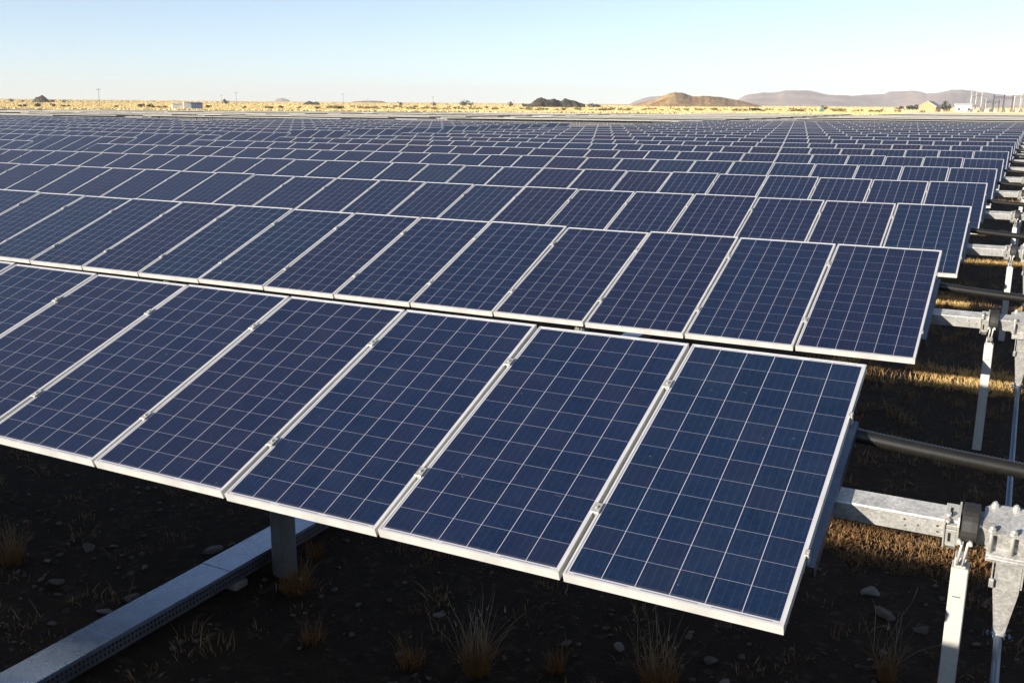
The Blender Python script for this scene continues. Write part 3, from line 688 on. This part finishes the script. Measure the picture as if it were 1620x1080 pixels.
b = MB(); b.prism([(-1.1, 0), (1.0, 0), (1.15, 1.1), (.35, 2.0), (.05, 1.6), (-.9, .9)], -.8, .8); b.v = [(x, z, y) for (x, y, z) in b.v]; b.f = [f[::-1] for f in b.f]
link('cover', b.mesh('cover', M_TEAL), t); b = MB(); b.tube([(.3, 0, 1.7), (.3, 0, 2.2)], .12, 8); link('vent_pipe', b.mesh('vent_pipe', M_TEAL), t)
def gantry(px0, px1, d, h, mat, lab):
    p0, p1 = pix(px0, d), pix(px1, d+6); v = p1-p0; w = v.length
    t = thing('substation_gantry', (p0.x, p0.y, 0), lab, 'gantry', 'gantries of the substation', math.atan2(v.y, v.x))
    for x in (0, w):
        b = MB()
        for dx in (-.28, .28):
            for dy in (-.28, .28): b.tube([(dx, dy, 0), (dx*.6, dy*.6, h)], .075, 5)
        for q in range(int(h/1.1)):
            b.tube([(-.27, -.27, q*1.1), (.27, -.27, q*1.1+1.1)], .05, 4); b.tube([(-.27, .27, q*1.1), (.27, .27, q*1.1+1.1)], .05, 4)
        link('column', b.mesh('column', mat), t, (x, 0, 0))
    b = MB()
    for z in (h-1.6, h-1.1): 
        for dy in (-.25, .25): b.tube([(0, dy, z), (w, dy, z)], .07, 5)
    n = max(2, int(w/1.2))
    for q in range(n): b.tube([(w*q/n, -.25, h-1.6), (w*(q+1)/n, -.25, h-1.1)], .05, 4)
    link('beam', b.mesh('beam', mat), t)
    b = MB()
    for q in range(1, 4): b.tube([(w*q/4, 0, h-1.6), (w*q/4, 0, h-2.8)], [.14, .10], 6)
    link('insulators', b.mesh('insulators', M_GREYEQ), t)
gantry(1571, 1587, 520, 9.2, M_GREYEQ, 'left dark steel gantry of the substation with its crossbeam')
gantry(1587, 1601, 521, 9.0, M_GREYEQ, 'right dark steel gantry of the substation beside the pale masts')
gantry(1552, 1571, 560, 7.8, M_PALEPOLE, 'low pale gantry at the back of the substation')
gantry(1536, 1552, 545, 10.4, M_PALEPOLE, 'tall pale gantry behind the leftmost masts of the substation')
gantry(1604, 1616, 540, 10.0, M_PALEPOLE, 'tall pale gantry at the right picture edge')
gantry(1558, 1580, 600, 7.0, M_GREYEQ, 'low dark gantry at the back of the substation')
gantry(1634, 1652, 520, 9.2, M_GREYEQ, 'substation gantry beyond the right picture edge')
for i, (px, h, lab) in enumerate([(1535, 11.0, 'leftmost pale mast of the substation'), (1543, 10.6, 'second pale mast of the substation from the left'), (1552, 10.2, 'third pale mast of the substation from the left'), (1604, 10.4, 'pale mast right of the dark gantries'),
                             (1613.5, 10.0, 'rightmost pale mast at the picture edge'), (1559, 7.0, 'short pale mast between the tall masts and the dark gantry')]):
    p = pix(px, 500); t = thing('substation_mast', (p.x, p.y, 0), lab, 'mast', 'masts of the substation', 1.0)
    b = MB(); b.tube([(0, 0, 0), (0, 0, h)], [.22, .14], 6); link('pole', b.mesh('mast_pole', M_PALEPOLE), t)
    b = MB(); b.box(-.9, .9, -.09, .09, h-2.2, h-2.0); link('cross_arm', b.mesh('mast_arm', M_PALEPOLE), t)
for i in range(20):
    px = 1512+i*5.4+rng.uniform(-2, 2); p = pix(px, rng.uniform(485, 505)); t = thing('transformer', (p.x, p.y, 0), 'dark transformer among the equipment at the foot of the substation masts', 'transformer', 'transformers of the substation', facing(p))
    s = rng.uniform(.35, .95); m = M_GREYEQ if i % 3 else M_PALEPOLE
    b = MB(); b.bbox(-.9*s, .9*s, -.6*s, .6*s, 0, 2.0*s, .08); link('tank', b.mesh('tank', m), t)
    b = MB()
    for x in (-.5, 0, .5): b.tube([(x*s, 0, 2.0*s), (x*s, 0, 3.0*s)], [.12*s, .06*s], 6)
    link('bushings', b.mesh('bushings', M_BARK), t)
# low pale fence in front of the substation
p0, p1 = pix(1385, 455), pix(1700, 455); v = p1-p0
t = thing('fence', (p0.x, p0.y, 0), 'low pale wire fence on the sand in front of the substation', 'fence', None, math.atan2(v.y, v.x))
b = MB()
for q in range(0, 46): b.tube([(v.length*q/45, 0, 0), (v.length*q/45, 0, 1.6)], .06, 5)
link('posts', b.mesh('fence_posts', M_PALEPOLE), t)
b = MB()
for z in (.4, .8, 1.2, 1.55): b.tube([(0, 0, z), (v.length, 0, z)], .018, 4)
link('wires', b.mesh('fence_wires', M_PALEPOLE), t)

# ------------------------------------------------------------------ hills
def m_hill(name, stops, sc, rock=None):
    N = NT(name); P = N.pos(); f = N.noise(sc, 7, .62, vec=P)
    col = N.ramp(f, stops)
    if rock: col = N.mix(N.math('MULTIPLY', N.math('GREATER_THAN', N.noise(sc*6, 5, .7, vec=P), .56), .55), col, rock)
    N.bump(N.noise(sc*5, 6, .65, vec=P), .6, 4.0)
    return N.set(Base_Color=col, Roughness=.95, Specular_IOR_Level=.1)
M_HILL = m_hill('brown_koppie', [(.35, (.26, .14, .055)), (.5, (.46, .27, .10)), (.66, (.60, .41, .17))], .03, (.10, .06, .038))
M_MOUNT = m_hill('far_mountain', [(.35, (.25, .165, .13)), (.5, (.36, .245, .185)), (.66, (.47, .33, .245))], .0045, (.17, .115, .09))
def ridge(name, prof, depth, thick, mat, rough, n=150, m=18, amp=.16, edge=1.0):
    """a heightfield ridge: its crest follows the skyline, its flanks fall away to both sides"""
    xs = np.linspace(prof[0][0], prof[-1][0], n); hs = np.interp(xs, [q[0] for q in prof], [q[1] for q in prof])
    V = []
    for j in range(m):
        v = j/(m-1)*2-1
        for i, px in enumerate(xs):
            dd = depth+thick*v+thick*.5*mnoise.noise((px*.013, .3, depth*.001))
            p = pix(px, dd); h = max(0, (hor(px)-hs[i])*depth/FPX+CAM.z)
            g = max(0.0, 1-abs(v)**1.25)
            q = 1+amp*(mnoise.fractal(Vector((p.x, p.y, 0))*rough, .9, 2.1, 5))*(abs(v)**.5) 
            cr = 1+.03*mnoise.fractal(Vector((px*.08, depth, 0)), .9, 2.0, 4)
            V.append((p.x, p.y, -6+(h+6)*g*q*cr if g > 0 else -6))
    F = [(j*n+i, j*n+i+1, (j+1)*n+i+1, (j+1)*n+i) for j in range(m-1) for i in range(n-1)]
    me = tri_mesh(name, V, F, mat); me.polygons.foreach_set('use_smooth', [True]*len(F))
    o = link(name, me); o['kind'] = 'structure'
ridge('brown_hill', [(1000, 167), (1020, 161.5), (1038, 157), (1048, 152), (1058, 148), (1068, 146.5), (1078, 147.5), (1088, 150.5), (1096, 152), (1104, 153), (1110, 152.2), (1122, 152.6), (1136, 153.4), (1146, 154.5), (1158, 157), (1168, 158.5), (1180, 161.5), (1205, 168)], 1500, 130, M_HILL, .02, amp=.35)
ridge('mountain', [(1120, 169), (1150, 163.5), (1166, 158), (1176, 152.5), (1190, 149.5), (1205, 147.8), (1225, 146.6), (1240, 144.2), (1256, 143.2), (1272, 143.4), (1286, 145), (1298, 148), (1312, 150.4), (1330, 151), (1348, 152.4), (1362, 151), (1380, 150.2), (1398, 149.2), (1403, 146.3), (1420, 145.4), (1440, 145.4), (1457, 146), (1463, 148.4), (1478, 148.2), (1492, 145.8), (1506, 143.2), (1522, 142), (1534, 142.6), (1548, 145.4), (1566, 147.8), (1585, 150.3), (1600, 151), (1622, 149), (1660, 147), (1720, 149), (1800, 153), (1900, 160), (1960, 172)], 5200, 700, M_MOUNT, .0035, n=240, m=22, amp=.35)
ridge('distant_peak', [(985, 170), (1005, 160), (1018, 155.5), (1028, 153), (1042, 152.2), (1060, 154), (1090, 160), (1110, 171)], 5600, 500, M_MOUNT, .004, n=60, amp=.3)
ridge('low_rise', [(545, 164), (560, 160.2), (575, 159.6), (590, 159.4), (604, 159.8), (616, 164)], 2400, 150, M_HILL, .01, n=50, amp=.3)
M_ROCK = m_hill('dark_rock', [(.35, (.030, .030, .022)), (.5, (.065, .058, .040)), (.66, (.17, .12, .07))], .22, (.022, .022, .016))
ridge('rocky_rise', [(834, 165), (842, 160.5), (848, 157.6), (856, 155.0), (863, 156.2), (871, 156.6), (877, 156.4), (882, 158), (888, 159.2), (893, 157.4), (900, 157), (906, 158.4), (913, 160.4), (919, 161.6), (926, 165)], 800, 22, M_ROCK, .16, n=90, m=14, amp=.5)
ridge('rocky_rise', [(50, 160), (56, 153.8), (60, 151.6), (65, 151.0), (69, 152.4), (74, 155), (80, 160)], 900, 12, M_ROCK, .2, n=40, m=10, amp=.5)
ridge('rocky_rise', [(478, 164), (484, 160.3), (492, 159.6), (500, 160.4), (506, 164)], 900, 10, M_ROCK, .2, n=30, m=10, amp=.5)
M_REDROCK = m_hill('red_rock', [(.35, (.07, .04, .025)), (.5, (.14, .08, .045)), (.66, (.26, .16, .08))], .1, (.05, .03, .02))
ridge('rocky_rise', [(1076, 158), (1083, 153.6), (1088, 151.6), (1096, 152.2), (1104, 153.4), (1109, 154.2), (1114, 158)], 1488, 40, M_REDROCK, .07, n=60, m=12, amp=.6)
ridge('far_mesa', [(430, 163), (438, 156.2), (446, 155.0), (456, 157.5), (462, 163)], 5600, 300, M_MOUNT, .004, n=40, amp=.2)

# ------------------------------------------------------------------ air
HAZE = 0.00013
if HAZE > 0:
    hb = MB(); hb.box(-7000, 7000, -600, 8500, -12, 150)
    N = NT('haze_air'); N.t.nodes.remove(N.b)
    pv = N.t.nodes.new('ShaderNodeVolumePrincipled'); pv.inputs['Color'].default_value = (.90, .885, .90, 1); pv.inputs['Density'].default_value = HAZE; pv.inputs['Anisotropy'].default_value = 0.0
    N.l(pv.outputs[0], N.t.nodes['Material Output'].inputs['Volume'])
    o = link('haze', hb.mesh('haze', N.mat)); o['kind'] = 'stuff'
